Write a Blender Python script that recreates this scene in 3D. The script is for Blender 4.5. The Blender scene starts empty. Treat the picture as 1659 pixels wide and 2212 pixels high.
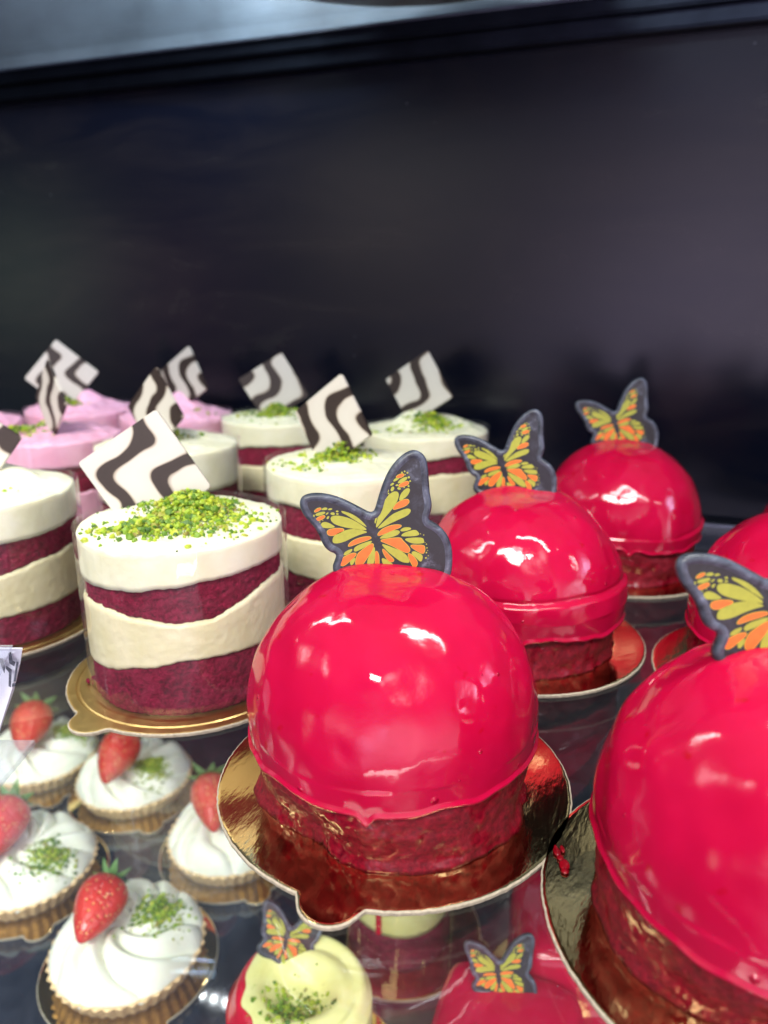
import bpy, bmesh, math, random
from mathutils import Vector, Matrix, noise
R = math.radians
sc = bpy.context.scene
COL = sc.collection
rnd = random.Random(7)

# ------------------------------------------------------------------ camera
F, CX, CY, PITCH, CAMH = 1597.0, 829.5, 1106.0, 16.0, 0.131
def at(px, py, z=0.0):
    """ground point at height z that the photo shows at (px, py) of its 1659 x 2212 view"""
    a = R(PITCH) + math.atan((py - CY) / F)
    h = CAMH - z
    y = h / math.tan(a)
    d = y * math.cos(R(PITCH)) + h * math.sin(R(PITCH))
    return ((px - CX) / F * d, y)

cam_d = bpy.data.cameras.new('camera')
cam = bpy.data.objects.new('camera', cam_d); COL.objects.link(cam)
cam.location = (0, 0, CAMH); cam.rotation_euler = (R(90 - PITCH), 0, 0)
cam_d.sensor_fit = 'VERTICAL'; cam_d.sensor_height = 36; cam_d.sensor_width = 27; cam_d.lens = 26
cam_d.clip_start = 0.005; cam_d.clip_end = 50
cam_d.dof.use_dof = True; cam_d.dof.focus_distance = 0.20; cam_d.dof.aperture_fstop = 12.0
sc.camera = cam

# ------------------------------------------------------------------ node helpers
def new_mat(name):
    m = bpy.data.materials.new(name); m.use_nodes = True
    nt = m.node_tree
    return m, nt, nt.nodes['Principled BSDF']
def N(nt, typ, **kw):
    n = nt.nodes.new(typ)
    for k, v in kw.items():
        if k in n.inputs: n.inputs[k].default_value = v
        else: setattr(n, k, v)
    return n
def L(nt, a, b): nt.links.new(a, b)
def coord(nt): return N(nt, 'ShaderNodeTexCoord').outputs['Object']
def noise_tex(nt, scale, detail=3, rough=.5, vec=None, dist=0):
    n = N(nt, 'ShaderNodeTexNoise'); n.inputs['Scale'].default_value = scale
    n.inputs['Detail'].default_value = detail; n.inputs['Roughness'].default_value = rough
    n.inputs['Distortion'].default_value = dist
    L(nt, vec if vec is not None else coord(nt), n.inputs['Vector'])
    return n
def ramp(nt, fac, stops):
    r = N(nt, 'ShaderNodeValToRGB'); L(nt, fac, r.inputs['Fac'])
    e = r.color_ramp.elements
    while len(e) < len(stops): e.new(.5)
    for el, (p, c) in zip(e, stops):
        el.position = p; el.color = (*c, 1) if len(c) == 3 else c
    return r.outputs['Color']
def bump(nt, bsdf, height, strength, dist, prev=None):
    b = N(nt, 'ShaderNodeBump'); b.inputs['Strength'].default_value = strength; b.inputs['Distance'].default_value = dist
    L(nt, height, b.inputs['Height'])
    if prev is not None: L(nt, prev, b.inputs['Normal'])
    if bsdf is not None: L(nt, b.outputs['Normal'], bsdf.inputs['Normal'])
    return b.outputs['Normal']
def math_n(nt, op, a, b=None, c=None):
    m = N(nt, 'ShaderNodeMath'); m.operation = op
    for i, v in enumerate((a, b, c)):
        if v is None: continue
        if isinstance(v, (int, float)): m.inputs[i].default_value = v
        else: L(nt, v, m.inputs[i])
    return m.outputs[0]
def g(v): return (v, v, v)

# ------------------------------------------------------------------ materials
def mat_glaze():
    m, nt, b = new_mat('mirror glaze')
    c = coord(nt)
    n0 = noise_tex(nt, 45, 3, .5, c)
    col = ramp(nt, n0.outputs['Fac'], [(.3, (.38, .0020, .029)), (.7, (.46, .0040, .045))])
    sp = noise_tex(nt, 210, 2, .5, c)
    mx = N(nt, 'ShaderNodeMix', data_type='RGBA')
    L(nt, ramp(nt, sp.outputs['Fac'], [(.70, g(0)), (.76, g(1))]), mx.inputs[0]); L(nt, col, mx.inputs[6]); mx.inputs[7].default_value = (.36, .002, .012, 1)
    L(nt, mx.outputs[2], b.inputs['Base Color'])
    rn = noise_tex(nt, 55, 3, .6, c, .8); rr = N(nt, 'ShaderNodeMapRange'); rr.inputs[1].default_value = .45; rr.inputs[2].default_value = .7; rr.inputs[3].default_value = .06; rr.inputs[4].default_value = .15
    L(nt, rn.outputs['Fac'], rr.inputs[0]); L(nt, rr.outputs[0], b.inputs['Roughness'])
    b.inputs['IOR'].default_value = 1.48
    b.inputs['Subsurface Weight'].default_value = .25
    b.inputs['Subsurface Radius'].default_value = (1, .12, .1); b.inputs['Subsurface Scale'].default_value = .003
    n1 = noise_tex(nt, 60, 2, .5, c); nb = bump(nt, None, n1.outputs['Fac'], .35, .0016)
    n2 = noise_tex(nt, 420, 2, .5, c); nb = bump(nt, None, n2.outputs['Fac'], .16, .0003, nb)
    v = N(nt, 'ShaderNodeTexVoronoi'); v.inputs['Scale'].default_value = 190; L(nt, c, v.inputs['Vector'])
    cell = N(nt, 'ShaderNodeSeparateColor'); L(nt, v.outputs['Color'], cell.inputs[0])
    thr = math_n(nt, 'MULTIPLY', math_n(nt, 'GREATER_THAN', cell.outputs[0], .74), math_n(nt, 'MULTIPLY', cell.outputs[1], .22))
    bub = math_n(nt, 'MAXIMUM', math_n(nt, 'SUBTRACT', thr, v.outputs['Distance']), 0)
    bump(nt, b, bub, .9, .006, nb)
    return m
def mat_soaked():
    m, nt, b = new_mat('glazed red sponge')
    c = coord(nt)
    big = noise_tex(nt, 60, 3, .6, c); fine = noise_tex(nt, 700, 5, .7, c)
    mask = ramp(nt, big.outputs['Fac'], [(.46, g(0)), (.56, g(1))])
    L(nt, ramp(nt, fine.outputs['Fac'], [(.3, (.07, .001, .006)), (.7, (.27, .004, .018))]), b.inputs['Base Color'])
    rr = N(nt, 'ShaderNodeMapRange'); rr.inputs[3].default_value = .2; rr.inputs[4].default_value = .7
    L(nt, mask, rr.inputs[0]); L(nt, rr.outputs[0], b.inputs['Roughness'])
    b.inputs['Specular IOR Level'].default_value = .26; b.inputs['Coat Weight'].default_value = .06; b.inputs['Coat Roughness'].default_value = .1
    n1 = noise_tex(nt, 95, 2, .5, c, .4); nb = bump(nt, None, n1.outputs['Fac'], .4, .0016)
    hh = math_n(nt, 'MULTIPLY', fine.outputs['Fac'], mask)
    bump(nt, b, hh, .7, .0012, nb)
    return m
def mat_sponge():
    m, nt, b = new_mat('red velvet crumb')
    c = coord(nt)
    f = noise_tex(nt, 620, 6, .72, c); f2 = noise_tex(nt, 130, 3, .6, c)
    s = math_n(nt, 'ADD', math_n(nt, 'MULTIPLY', f.outputs['Fac'], .7), math_n(nt, 'MULTIPLY', f2.outputs['Fac'], .3))
    L(nt, ramp(nt, s, [(.34, (.08, .002, .014)), (.5, (.28, .006, .042)), (.68, (.46, .02, .085))]), b.inputs['Base Color'])
    b.inputs['Roughness'].default_value = .8; b.inputs['Specular IOR Level'].default_value = .25
    bump(nt, b, s, 1, .004)
    return m
def mat_cream(name, c1, c2, bs=.4, sss=.0025):
    m, nt, b = new_mat(name)
    c = coord(nt)
    n = noise_tex(nt, 90, 4, .6, c)
    col = ramp(nt, n.outputs['Fac'], [(.3, c1), (.7, c2)])
    pit = noise_tex(nt, 330, 2, .5, c)
    mx = N(nt, 'ShaderNodeMix', data_type='RGBA')
    L(nt, ramp(nt, pit.outputs['Fac'], [(.74, g(0)), (.80, g(.55))]), mx.inputs[0]); L(nt, col, mx.inputs[6])
    mx.inputs[7].default_value = (c1[0]*.75, c1[1]*.6, c1[2]*.45, 1)
    L(nt, mx.outputs[2], b.inputs['Base Color'])
    b.inputs['Roughness'].default_value = .42
    b.inputs['Subsurface Weight'].default_value = .3
    b.inputs['Subsurface Radius'].default_value = (1, .8, .5); b.inputs['Subsurface Scale'].default_value = sss
    n2 = noise_tex(nt, 260, 4, .6, c); nb = bump(nt, None, n2.outputs['Fac'], bs, .0006)
    n3 = noise_tex(nt, 70, 2, .5, c); bump(nt, b, n3.outputs['Fac'], bs, .0014, nb)
    return m
def mat_foil(name, base, rough, streak):
    m, nt, b = new_mat(name)
    c = coord(nt)
    b.inputs['Metallic'].default_value = 1
    n = noise_tex(nt, 40, 4, .6, c)
    L(nt, ramp(nt, n.outputs['Fac'], [(.3, tuple(x*.85 for x in base)), (.7, base)]), b.inputs['Base Color'])
    n2 = noise_tex(nt, 260, 4, .7, c)
    rr = N(nt, 'ShaderNodeMapRange'); rr.inputs[3].default_value = rough*.6; rr.inputs[4].default_value = rough*1.5
    L(nt, n2.outputs['Fac'], rr.inputs[0]); L(nt, rr.outputs[0], b.inputs['Roughness'])
    mp = N(nt, 'ShaderNodeMapping'); mp.inputs['Scale'].default_value = (1, 3.2, 1); L(nt, c, mp.inputs[0])
    n3 = noise_tex(nt, 160, 3, .6, mp.outputs[0]); nb = bump(nt, None, n3.outputs['Fac'], streak, .0006)
    n4 = noise_tex(nt, 30, 2, .5, c); bump(nt, b, n4.outputs['Fac'], streak, .0015, nb)
    return m
def mat_simple(name, col, rough=.5, metal=0, nscale=200, var=.15, bs=.15, bd=.0005, spec=.5):
    m, nt, b = new_mat(name)
    n = noise_tex(nt, nscale, 4, .6)
    L(nt, ramp(nt, n.outputs['Fac'], [(.3, tuple(x*(1-var) for x in col)), (.7, tuple(min(1, x*(1+var)) for x in col))]), b.inputs['Base Color'])
    b.inputs['Roughness'].default_value = rough; b.inputs['Metallic'].default_value = metal; b.inputs['Specular IOR Level'].default_value = spec
    if bs: bump(nt, b, n.outputs['Fac'], bs, bd)
    return m
def mat_clear(name, tint, ior, smear=0.0, bs=0.0, haze=0.0):
    m = bpy.data.materials.new(name); m.use_nodes = True; nt = m.node_tree
    nt.nodes.clear()
    out = N(nt, 'ShaderNodeOutputMaterial'); mix = N(nt, 'ShaderNodeMixShader')
    t = N(nt, 'ShaderNodeBsdfTransparent'); t.inputs[0].default_value = (*tint, 1)
    gl = N(nt, 'ShaderNodeBsdfGlossy'); gl.inputs['Roughness'].default_value = .012; gl.inputs['Color'].default_value = (.95, .97, 1, 1)
    fr = N(nt, 'ShaderNodeLayerWeight'); fr.inputs['Blend'].default_value = .5; f0 = ((ior-1)/(ior+1))**2
    c = coord(nt)
    if smear:
        n = noise_tex(nt, 26, 5, .65, c, 1.2)
        rr = N(nt, 'ShaderNodeMapRange'); rr.inputs[1].default_value = .45; rr.inputs[2].default_value = .8
        rr.inputs[3].default_value = .008; rr.inputs[4].default_value = smear
        L(nt, n.outputs['Fac'], rr.inputs[0]); L(nt, rr.outputs[0], gl.inputs['Roughness'])
    if bs:
        mp = N(nt, 'ShaderNodeMapping'); mp.inputs['Scale'].default_value = (1, 1, .15); L(nt, c, mp.inputs[0])
        n = noise_tex(nt, 120, 2, .5, mp.outputs[0])
        bb = N(nt, 'ShaderNodeBump'); bb.inputs['Strength'].default_value = bs; bb.inputs['Distance'].default_value = .0012
        L(nt, n.outputs['Fac'], bb.inputs['Height']); L(nt, bb.outputs[0], gl.inputs['Normal']); L(nt, bb.outputs[0], fr.inputs['Normal'])
    L(nt, math_n(nt, 'MULTIPLY_ADD', math_n(nt, 'POWER', fr.outputs['Facing'], 5.0), 1-f0, f0), mix.inputs[0]); L(nt, t.outputs[0], mix.inputs[1]); L(nt, gl.outputs[0], mix.inputs[2])
    if haze:
        d = N(nt, 'ShaderNodeBsdfDiffuse'); d.inputs[0].default_value = (.8, .83, .88, 1)
        mh = N(nt, 'ShaderNodeMixShader'); n = noise_tex(nt, 60, 6, .7, c, 2.0)
        rr = N(nt, 'ShaderNodeMapRange'); rr.inputs[1].default_value = .4; rr.inputs[2].default_value = .8
        rr.inputs[3].default_value = haze*.3; rr.inputs[4].default_value = haze
        L(nt, n.outputs['Fac'], rr.inputs[0]); L(nt, rr.outputs[0], mh.inputs[0])
        L(nt, mix.outputs[0], mh.inputs[1]); L(nt, d.outputs[0], mh.inputs[2]); L(nt, mh.outputs[0], out.inputs[0])
    else: L(nt, mix.outputs[0], out.inputs[0])
    return m
def mat_pistachio():
    m, nt, b = new_mat('chopped pistachio')
    ge = N(nt, 'ShaderNodeNewGeometry')
    n = noise_tex(nt, 900, 3, .6)
    f = math_n(nt, 'ADD', math_n(nt, 'MULTIPLY', ge.outputs['Random Per Island'], .86), math_n(nt, 'MULTIPLY', n.outputs['Fac'], .14))
    L(nt, ramp(nt, f, [(.0, (.025, .075, .012)), (.2, (.085, .19, .012)), (.45, (.23, .36, .016)), (.8, (.40, .47, .03)), (.93, (.24, .20, .05)), (1, (.12, .055, .04))]), b.inputs['Base Color'])
    b.inputs['Roughness'].default_value = .5
    b.inputs['Subsurface Weight'].default_value = .15; b.inputs['Subsurface Radius'].default_value = (.6, 1, .2); b.inputs['Subsurface Scale'].default_value = .001
    bump(nt, b, n.outputs['Fac'], .4, .0004)
    return m
def mat_choc_square(name, c0, A, k, ph, gap, w, drift):
    """white chocolate with dark wavy bands running down the tile"""
    m, nt, b = new_mat(name)
    sep = N(nt, 'ShaderNodeSeparateXYZ'); L(nt, coord(nt), sep.inputs[0])
    x, y = sep.outputs[0], sep.outputs[1]
    nz = noise_tex(nt, 70, 1, .4)
    s = math_n(nt, 'MULTIPLY', math_n(nt, 'SINE', math_n(nt, 'MULTIPLY_ADD', y, k, ph)), A)
    s = math_n(nt, 'ADD', s, math_n(nt, 'MULTIPLY', math_n(nt, 'MULTIPLY', y, y), drift))
    s = math_n(nt, 'ADD', s, math_n(nt, 'MULTIPLY', math_n(nt, 'SUBTRACT', nz.outputs['Fac'], .5), .010))
    u = math_n(nt, 'SUBTRACT', math_n(nt, 'SUBTRACT', x, s), c0)
    d = math_n(nt, 'PINGPONG', u, gap / 2)
    nw = noise_tex(nt, 42, 2, .5)
    fac = math_n(nt, 'ADD', math_n(nt, 'DIVIDE', d, gap), math_n(nt, 'MULTIPLY', math_n(nt, 'SUBTRACT', nw.outputs['Fac'], .45), .22))
    L(nt, ramp(nt, fac, [(0, (.030, .021, .017)), (w, (.033, .023, .019)), (w + .018, (.30, .25, .19)), (w + .07, (.50, .48, .41)), (1, (.55, .53, .46))]), b.inputs['Base Color'])
    b.inputs['Roughness'].default_value = .45; b.inputs['Specular IOR Level'].default_value = .3
    n2 = noise_tex(nt, 300, 3, .6); bump(nt, b, n2.outputs['Fac'], .1, .0005)
    return m
def mat_choc_dark():
    m, nt, b = new_mat('bloomed dark chocolate')
    c = coord(nt)
    n = noise_tex(nt, 130, 6, .7, c, 1.0)
    L(nt, ramp(nt, n.outputs['Fac'], [(.50, (.006, .006, .008)), (.62, (.022, .025, .035)), (.78, (.15, .17, .22))]), b.inputs['Base Color'])
    b.inputs['Roughness'].default_value = .34
    n2 = noise_tex(nt, 500, 4, .6, c); bump(nt, b, n2.outputs['Fac'], .25, .0005)
    return m
def mat_choc_rim():
    m, nt, b = new_mat('grey bloomed chocolate rim')
    c = coord(nt)
    n = noise_tex(nt, 160, 6, .7, c, 1.0)
    L(nt, ramp(nt, n.outputs['Fac'], [(.36, (.014, .017, .024)), (.58, (.060, .072, .10)), (.78, (.22, .25, .32))]), b.inputs['Base Color'])
    b.inputs['Roughness'].default_value = .4
    n2 = noise_tex(nt, 500, 4, .6, c); bump(nt, b, n2.outputs['Fac'], .25, .0005)
    return m
def mat_berry():
    m, nt, b = new_mat('strawberry skin')
    c = coord(nt)
    v = N(nt, 'ShaderNodeTexVoronoi'); v.inputs['Scale'].default_value = 420; L(nt, c, v.inputs['Vector'])
    n = noise_tex(nt, 60, 3, .5, c)
    base = ramp(nt, n.outputs['Fac'], [(.3, (.40, .008, .010)), (.7, (.62, .035, .022))])
    mx = N(nt, 'ShaderNodeMix', data_type='RGBA')
    L(nt, ramp(nt, v.outputs['Distance'], [(.16, g(1)), (.26, g(0))]), mx.inputs[0]); L(nt, base, mx.inputs[6]); mx.inputs[7].default_value = (.75, .48, .14, 1)
    L(nt, mx.outputs[2], b.inputs['Base Color'])
    b.inputs['Roughness'].default_value = .28
    b.inputs['Subsurface Weight'].default_value = .15; b.inputs['Subsurface Radius'].default_value = (1, .2, .1); b.inputs['Subsurface Scale'].default_value = .002
    bump(nt, b, ramp(nt, v.outputs['Distance'], [(.05, g(0)), (.5, g(1))]), .6, .0012)
    return m
def mat_wall():
    m, nt, b = new_mat('black gloss laminate')
    c = coord(nt)
    b.inputs['Base Color'].default_value = (.0035, .0045, .009, 1)
    n = noise_tex(nt, 9, 4, .6, c)
    rr = N(nt, 'ShaderNodeMapRange'); rr.inputs[3].default_value = .17; rr.inputs[4].default_value = .24
    b.inputs['Specular IOR Level'].default_value = .30
    L(nt, n.outputs['Fac'], rr.inputs[0]); L(nt, rr.outputs[0], b.inputs['Roughness'])
    v = N(nt, 'ShaderNodeTexVoronoi'); v.inputs['Scale'].default_value = 45; L(nt, c, v.inputs['Vector'])
    mx = N(nt, 'ShaderNodeMix', data_type='RGBA')
    L(nt, ramp(nt, v.outputs['Distance'], [(.02, g(.12)), (.035, g(0))]), mx.inputs[0])
    sm = N(nt, 'ShaderNodeMapping'); sm.inputs['Scale'].default_value = (1, 1, 3.5); sm.inputs['Rotation'].default_value = (0, .25, 0); L(nt, c, sm.inputs[0])
    sn = noise_tex(nt, 7, 6, .68, sm.outputs[0], 1.2)
    L(nt, ramp(nt, sn.outputs['Fac'], [(.42, (.002, .003, .008)), (.60, (.006, .006, .010)), (.75, (.013, .013, .015))]), mx.inputs[6]); mx.inputs[7].default_value = (.3, .32, .36, 1)
    L(nt, mx.outputs[2], b.inputs['Base Color'])
    return m
def mat_black_shelf():
    m, nt, b = new_mat('polished black shelf')
    c = coord(nt)
    n = noise_tex(nt, 18, 6, .7, c, 1.5)
    L(nt, ramp(nt, n.outputs['Fac'], [(.4, (.006, .010, .022)), (.62, (.018, .024, .042)), (.8, (.07, .08, .10))]), b.inputs['Base Color'])
    rr = N(nt, 'ShaderNodeMapRange'); rr.inputs[1].default_value = .35; rr.inputs[2].default_value = .75; rr.inputs[3].default_value = .012; rr.inputs[4].default_value = .10
    L(nt, n.outputs['Fac'], rr.inputs[0]); L(nt, rr.outputs[0], b.inputs['Roughness'])
    b.inputs['IOR'].default_value = 1.7
    return m
def mat_emit(name, col, s):
    m = bpy.data.materials.new(name); m.use_nodes = True; nt = m.node_tree; nt.nodes.clear()
    o = N(nt, 'ShaderNodeOutputMaterial'); e = N(nt, 'ShaderNodeEmission'); e.inputs[0].default_value = (*col, 1); e.inputs[1].default_value = s
    L(nt, e.outputs[0], o.inputs[0]); return m

M = dict(
    glaze=mat_glaze(), soaked=mat_soaked(), sponge=mat_sponge(),
    cream=mat_cream('ivory cream', (.66, .62, .37), (.75, .71, .49)),
    cream_top=mat_cream('white cream', (.73, .73, .50), (.81, .82, .63)),
    whip=mat_cream('whipped cream', (.83, .85, .72), (.88, .90, .80), .2, .001),
    butter=mat_cream('yellow buttercream', (.76, .74, .28), (.82, .80, .38), .15),
    pink=mat_cream('pink cream', (.74, .36, .50), (.80, .46, .60)),
    foil=mat_foil('gold foil', (.78, .56, .25), .10, .14),
    satin=mat_foil('gold satin card', (.80, .58, .22), .34, .12),
    paper=mat_simple('paper card edge', (.40, .35, .26), .8, nscale=900, var=.25, bs=.5),
    crust=mat_simple('baked shortcrust', (.84, .58, .30), .7, nscale=300, var=.25, bs=.4, bd=.001),
    pist=mat_pistachio(), berry=mat_berry(),
    mirror=mat_foil('mirror gold foil', (.85, .62, .26), .025, .04),
    leaf=mat_simple('strawberry leaf', (.09, .20, .05), .5, nscale=200, var=.3),
    choc=mat_choc_dark(), rim=mat_choc_rim(),
    yellow=mat_simple('printed lime yellow', (.30, .31, .030), .4, nscale=600, var=.10, bs=.05),
    orange=mat_simple('printed orange', (.62, .125, .012), .4, nscale=600, var=.10, bs=.05),
    acetate=mat_clear('clear acetate', (.985, .985, .98), 1.45, 0, .5, .025),
    glass=mat_clear('shelf glass', (.94, .965, .96), 1.68, .10, 0, .011),
    acrylic=mat_clear('clear acrylic', (.90, .92, .95), 1.49, .1, 0, .25),
    upglass=mat_clear('upper shelf glass', (.80, .87, .92), 1.5, .06, 0, .04),
    wall=mat_wall(), floor=mat_black_shelf(),
    metal=mat_simple('black metal rail', (.02, .024, .034), .28, 1, nscale=60, var=.2, bs=.05),
    strip=mat_simple('grey metal strip', (.20, .22, .27), .25, 1, nscale=60, var=.2, bs=.05),
    panel=mat_simple('light patch blue grey', (.09, .11, .13), .35, 0, nscale=14, var=.4, bs=.05),
    tan=mat_simple('tan cake drum', (.60, .42, .25), .6, nscale=60, var=.08),
    white=mat_simple('white print paper', (.62, .64, .72), .6, nscale=300, var=.04),
    ink=mat_simple('grey black ink', (.05, .055, .075), .6, nscale=900, var=.7, bs=0),
    coulis=mat_simple('raspberry coulis', (.50, .004, .03), .12, nscale=60, var=.2, bs=.2, bd=.001),
    jam=mat_simple('dark red jam', (.22, .002, .008), .12, nscale=300, var=.3, bs=.4, bd=.001),
    led=mat_emit('lit LED', (.95, .97, 1), 120), pcb=mat_simple('white LED tape', (.7, .72, .72), .5),
)

# ------------------------------------------------------------------ object helpers
def obj(name, bm, mats, parent=None, smooth=True):
    me = bpy.data.meshes.new(name)
    bmesh.ops.recalc_face_normals(bm, faces=bm.faces)
    bm.to_mesh(me); bm.free()
    for m in (mats if isinstance(mats, (list, tuple)) else [mats]): me.materials.append(m)
    if smooth:
        for p in me.polygons: p.use_smooth = True
    o = bpy.data.objects.new(name, me); COL.objects.link(o)
    if parent is not None: o.parent = parent
    return o
def thing(name, label, cat, loc=(0, 0, 0), rz=0, group=None):
    o = bpy.data.objects.new(name, None); COL.objects.link(o); o.empty_display_size = .01
    o.location = loc; o.rotation_euler = (0, 0, rz)
    return tag(o, label, cat, group)
def tag(o, label, cat, group=None):
    o['label'] = label; o['category'] = cat
    if group: o['group'] = group
    return o
def share(name, src, parent):
    o = src.copy(); o.name = name; COL.objects.link(o); o.parent = parent; return o
def box(bm, x0, x1, y0, y1, z0, z1, mi=0):
    vs = [bm.verts.new((x, y, z)) for x in (x0, x1) for y in (y0, y1) for z in (z0, z1)]
    for f in ((0, 1, 3, 2), (4, 6, 7, 5), (0, 4, 5, 1), (2, 3, 7, 6), (0, 2, 6, 4), (1, 5, 7, 3)):
        bm.faces.new([vs[i] for i in f]).material_index = mi
def grid_rings(bm, rings, close_top=None, close_bot=None, mi=0):
    """rings: lists of points, each ring closed; consecutive rings are bridged"""
    V = [[bm.verts.new(p) for p in r] for r in rings]
    n = len(V[0])
    for a, b in zip(V, V[1:]):
        for i in range(n):
            bm.faces.new((a[i], a[(i+1) % n], b[(i+1) % n], b[i])).material_index = mi
    if close_bot is not None:
        c = bm.verts.new(close_bot)
        for i in range(n): bm.faces.new((c, V[0][(i+1) % n], V[0][i])).material_index = mi
    if close_top is not None:
        c = bm.verts.new(close_top)
        for i in range(n): bm.faces.new((c, V[-1][i], V[-1][(i+1) % n])).material_index = mi
    return V
def nz(x, y, z, s=1.0, seed=0): return noise.noise(Vector((x*s + seed*7.3, y*s - seed*3.1, z*s + seed*1.7)))
def sst(a, b, x):
    t = min(1, max(0, (x-a)/(b-a))); return t*t*(3-2*t)

# ------------------------------------------------------------------ butterfly topper (one mesh, copied)
def chaikin(p, it=2):
    for _ in range(it):
        q = []
        for i in range(len(p)):
            a, b = p[i], p[(i+1) % len(p)]
            q += [(a[0]*.75+b[0]*.25, a[1]*.75+b[1]*.25), (a[0]*.25+b[0]*.75, a[1]*.25+b[1]*.75)]
        p = q
    return p
OUT = [(75,600),(85,555),(115,525),(165,508),(230,503),(310,510),(390,530),(470,560),(560,605),(650,655),(715,692),(755,690),(775,650),(800,560),(830,470),(860,390),(900,310),(950,240),(1010,180),(1070,138),(1125,120),(1175,128),(1220,160),(1248,205),(1262,270),(1268,350),(1275,440),(1280,520),(1295,590),(1300,650),(1290,700),(1270,750),(1280,780),(1330,805),(1390,850),(1440,910),(1470,970),(1488,1040),(1495,1120),(1493,1220),(1480,1310),(1420,1390),(1280,1420),(1100,1390),(980,1340),(850,1300),(700,1290),(600,1320),(480,1330),(390,1290),(362,1210),(385,1145),(405,1095),(385,1070),(340,1052),(300,1015),(270,960),(250,900),(215,830),(170,780),(120,720),(85,655)]
YEL = [[(455,670),(480,675),(540,695),(600,730),(650,775),(690,825),(680,822),(620,785),(560,745),(500,705),(465,690)],
 [(355,740),(370,718),(410,712),(470,722),(540,745),(610,785),(665,825),(695,855),(640,850),(560,838),(480,822),(410,800),(370,775)],
 [(265,795),(280,775),(310,770),(350,785),(390,812),(395,822),(340,830),(290,825),(268,812)],
 [(370,955),(375,920),(400,890),(450,865),(520,845),(600,840),(670,862),(698,875),(640,890),(560,920),(490,955),(430,972),(385,972)],
 [(270,655),(300,635),(330,640),(325,658),(290,660)],[(215,700),(240,685),(300,672),(312,685),(290,700),(230,715)],
 [(330,655),(355,642),(380,652),(350,662)],[(355,690),(380,680),(400,695),(385,710),(362,702)],[(318,740),(330,718),(348,718),(335,745)],
 [(405,672),(425,665),(432,678),(412,682)],[(198,703),(210,700),(210,722),(200,725)],[(312,700),(330,682),(342,686),(320,705)],[(405,697),(418,690),(435,697),(422,708)],
 [(860,515),(855,550),(835,610),(805,690),(780,760),(768,800),(762,780),(775,720),(800,640),(820,560),(845,522)],
 [(775,840),(780,790),(800,720),(830,640),(865,570),(905,520),(950,497),(985,505),(990,545),(965,610),(920,670),(860,740),(810,800)],
 [(990,590),(1000,540),(1025,500),(1060,472),(1090,472),(1092,500),(1070,540),(1030,570)],
 [(788,845),(810,815),(870,760),(930,710),(1000,680),(1060,660),(1095,665),(1100,690),(1070,725),(1000,755),(920,790),(840,830)],
 [(938,410),(945,385),(985,370),(995,380),(965,402)],[(975,425),(1000,390),(1050,365),(1072,370),(1060,395),(1010,420)],
 [(905,445),(925,422),(950,418),(935,442)],[(912,490),(922,460),(940,452),(950,470),(930,500)],[(972,470),(990,458),(1012,475),(995,487)],
 [(875,495),(888,478),(900,485),(890,508)],[(955,445),(975,430),(988,440),(975,450)],
 [(805,935),(840,905),(890,880),(950,860),(990,865),(998,885),(970,910),(900,930),(830,937)],
 [(1000,860),(1030,838),(1080,835),(1110,850),(1070,868),(1010,875)],[(1000,920),(1030,890),(1090,870),(1145,860),(1170,885),(1182,912),(1110,922)],
 [(1035,945),(1100,935),(1210,935),(1222,965),(1225,990),(1130,993),(1075,975)],
 [(820,985),(870,1000),(940,1030),(1010,1060),(1060,1100),(1085,1150),(1085,1175),(1010,1165),(940,1110),(870,1050)],
 [(1100,1085),(1120,1060),(1170,1080),(1212,1105),(1205,1150),(1190,1168),(1150,1130)],
 [(565,1035),(580,1010),(630,985),(700,962),(740,955),(720,985),(660,1020),(600,1050),(572,1055)],
 [(465,1090),(485,1055),(520,1038),(555,1027),(545,1055),(510,1080)],
 [(690,1140),(715,1090),(740,1040),(760,1010),(763,1050),(760,1100),(752,1180),(690,1200)],[(525,1150),(560,1118),(582,1110),(572,1155),(540,1190)],
 [(820,1120),(860,1130),(930,1180),(980,1250),(900,1250),(840,1190)]]
ORA = [[(322,870),(330,850),(360,838),(420,832),(480,840),(470,860),(420,885),(370,900),(335,895)],
 [(210,670),(230,648),(265,638),(272,648),(245,668),(215,678)],[(222,745),(245,725),(295,708),(308,720),(290,738),(240,762)],
 [(930,670),(950,630),(990,595),(1040,575),(1080,575),(1085,605),(1050,635),(990,655)],
 [(965,365),(990,345),(1030,335),(1042,348),(1015,370),(975,375)],[(990,445),(1010,425),(1065,405),(1085,415),(1075,438),(1020,458),(995,455)],
 [(790,905),(800,880),(840,845),(900,820),(960,810),(1015,815),(1000,835),(930,860),(860,890),(805,908)],
 [(808,955),(870,942),(950,935),(1005,935),(1020,960),(1060,1000),(1090,1040),(1085,1070),(1060,1078),(1000,1050),(930,1010),(860,978)],
 [(1095,1005),(1160,1008),(1228,1010),(1230,1060),(1215,1092),(1170,1070),(1110,1030)],
 [(830,1030),(860,1055),(900,1100),(950,1150),(900,1165),(850,1095)],[(1070,1090),(1090,1085),(1130,1120),(1168,1180),(1130,1230),(1090,1150)],
 [(512,1005),(530,975),(570,945),(640,922),(710,915),(735,930),(690,950),(610,975),(540,1000)],
 [(438,1180),(445,1125),(490,1095),(550,1070),(590,1070),(580,1095),(530,1140),(470,1190)],
 [(575,1190),(595,1085),(640,1045),(700,1000),(745,978),(750,1010),(730,1060),(690,1115),(640,1190)],
 [(765,1055),(785,1060),(800,1100),(800,1230),(765,1230)]]
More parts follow.
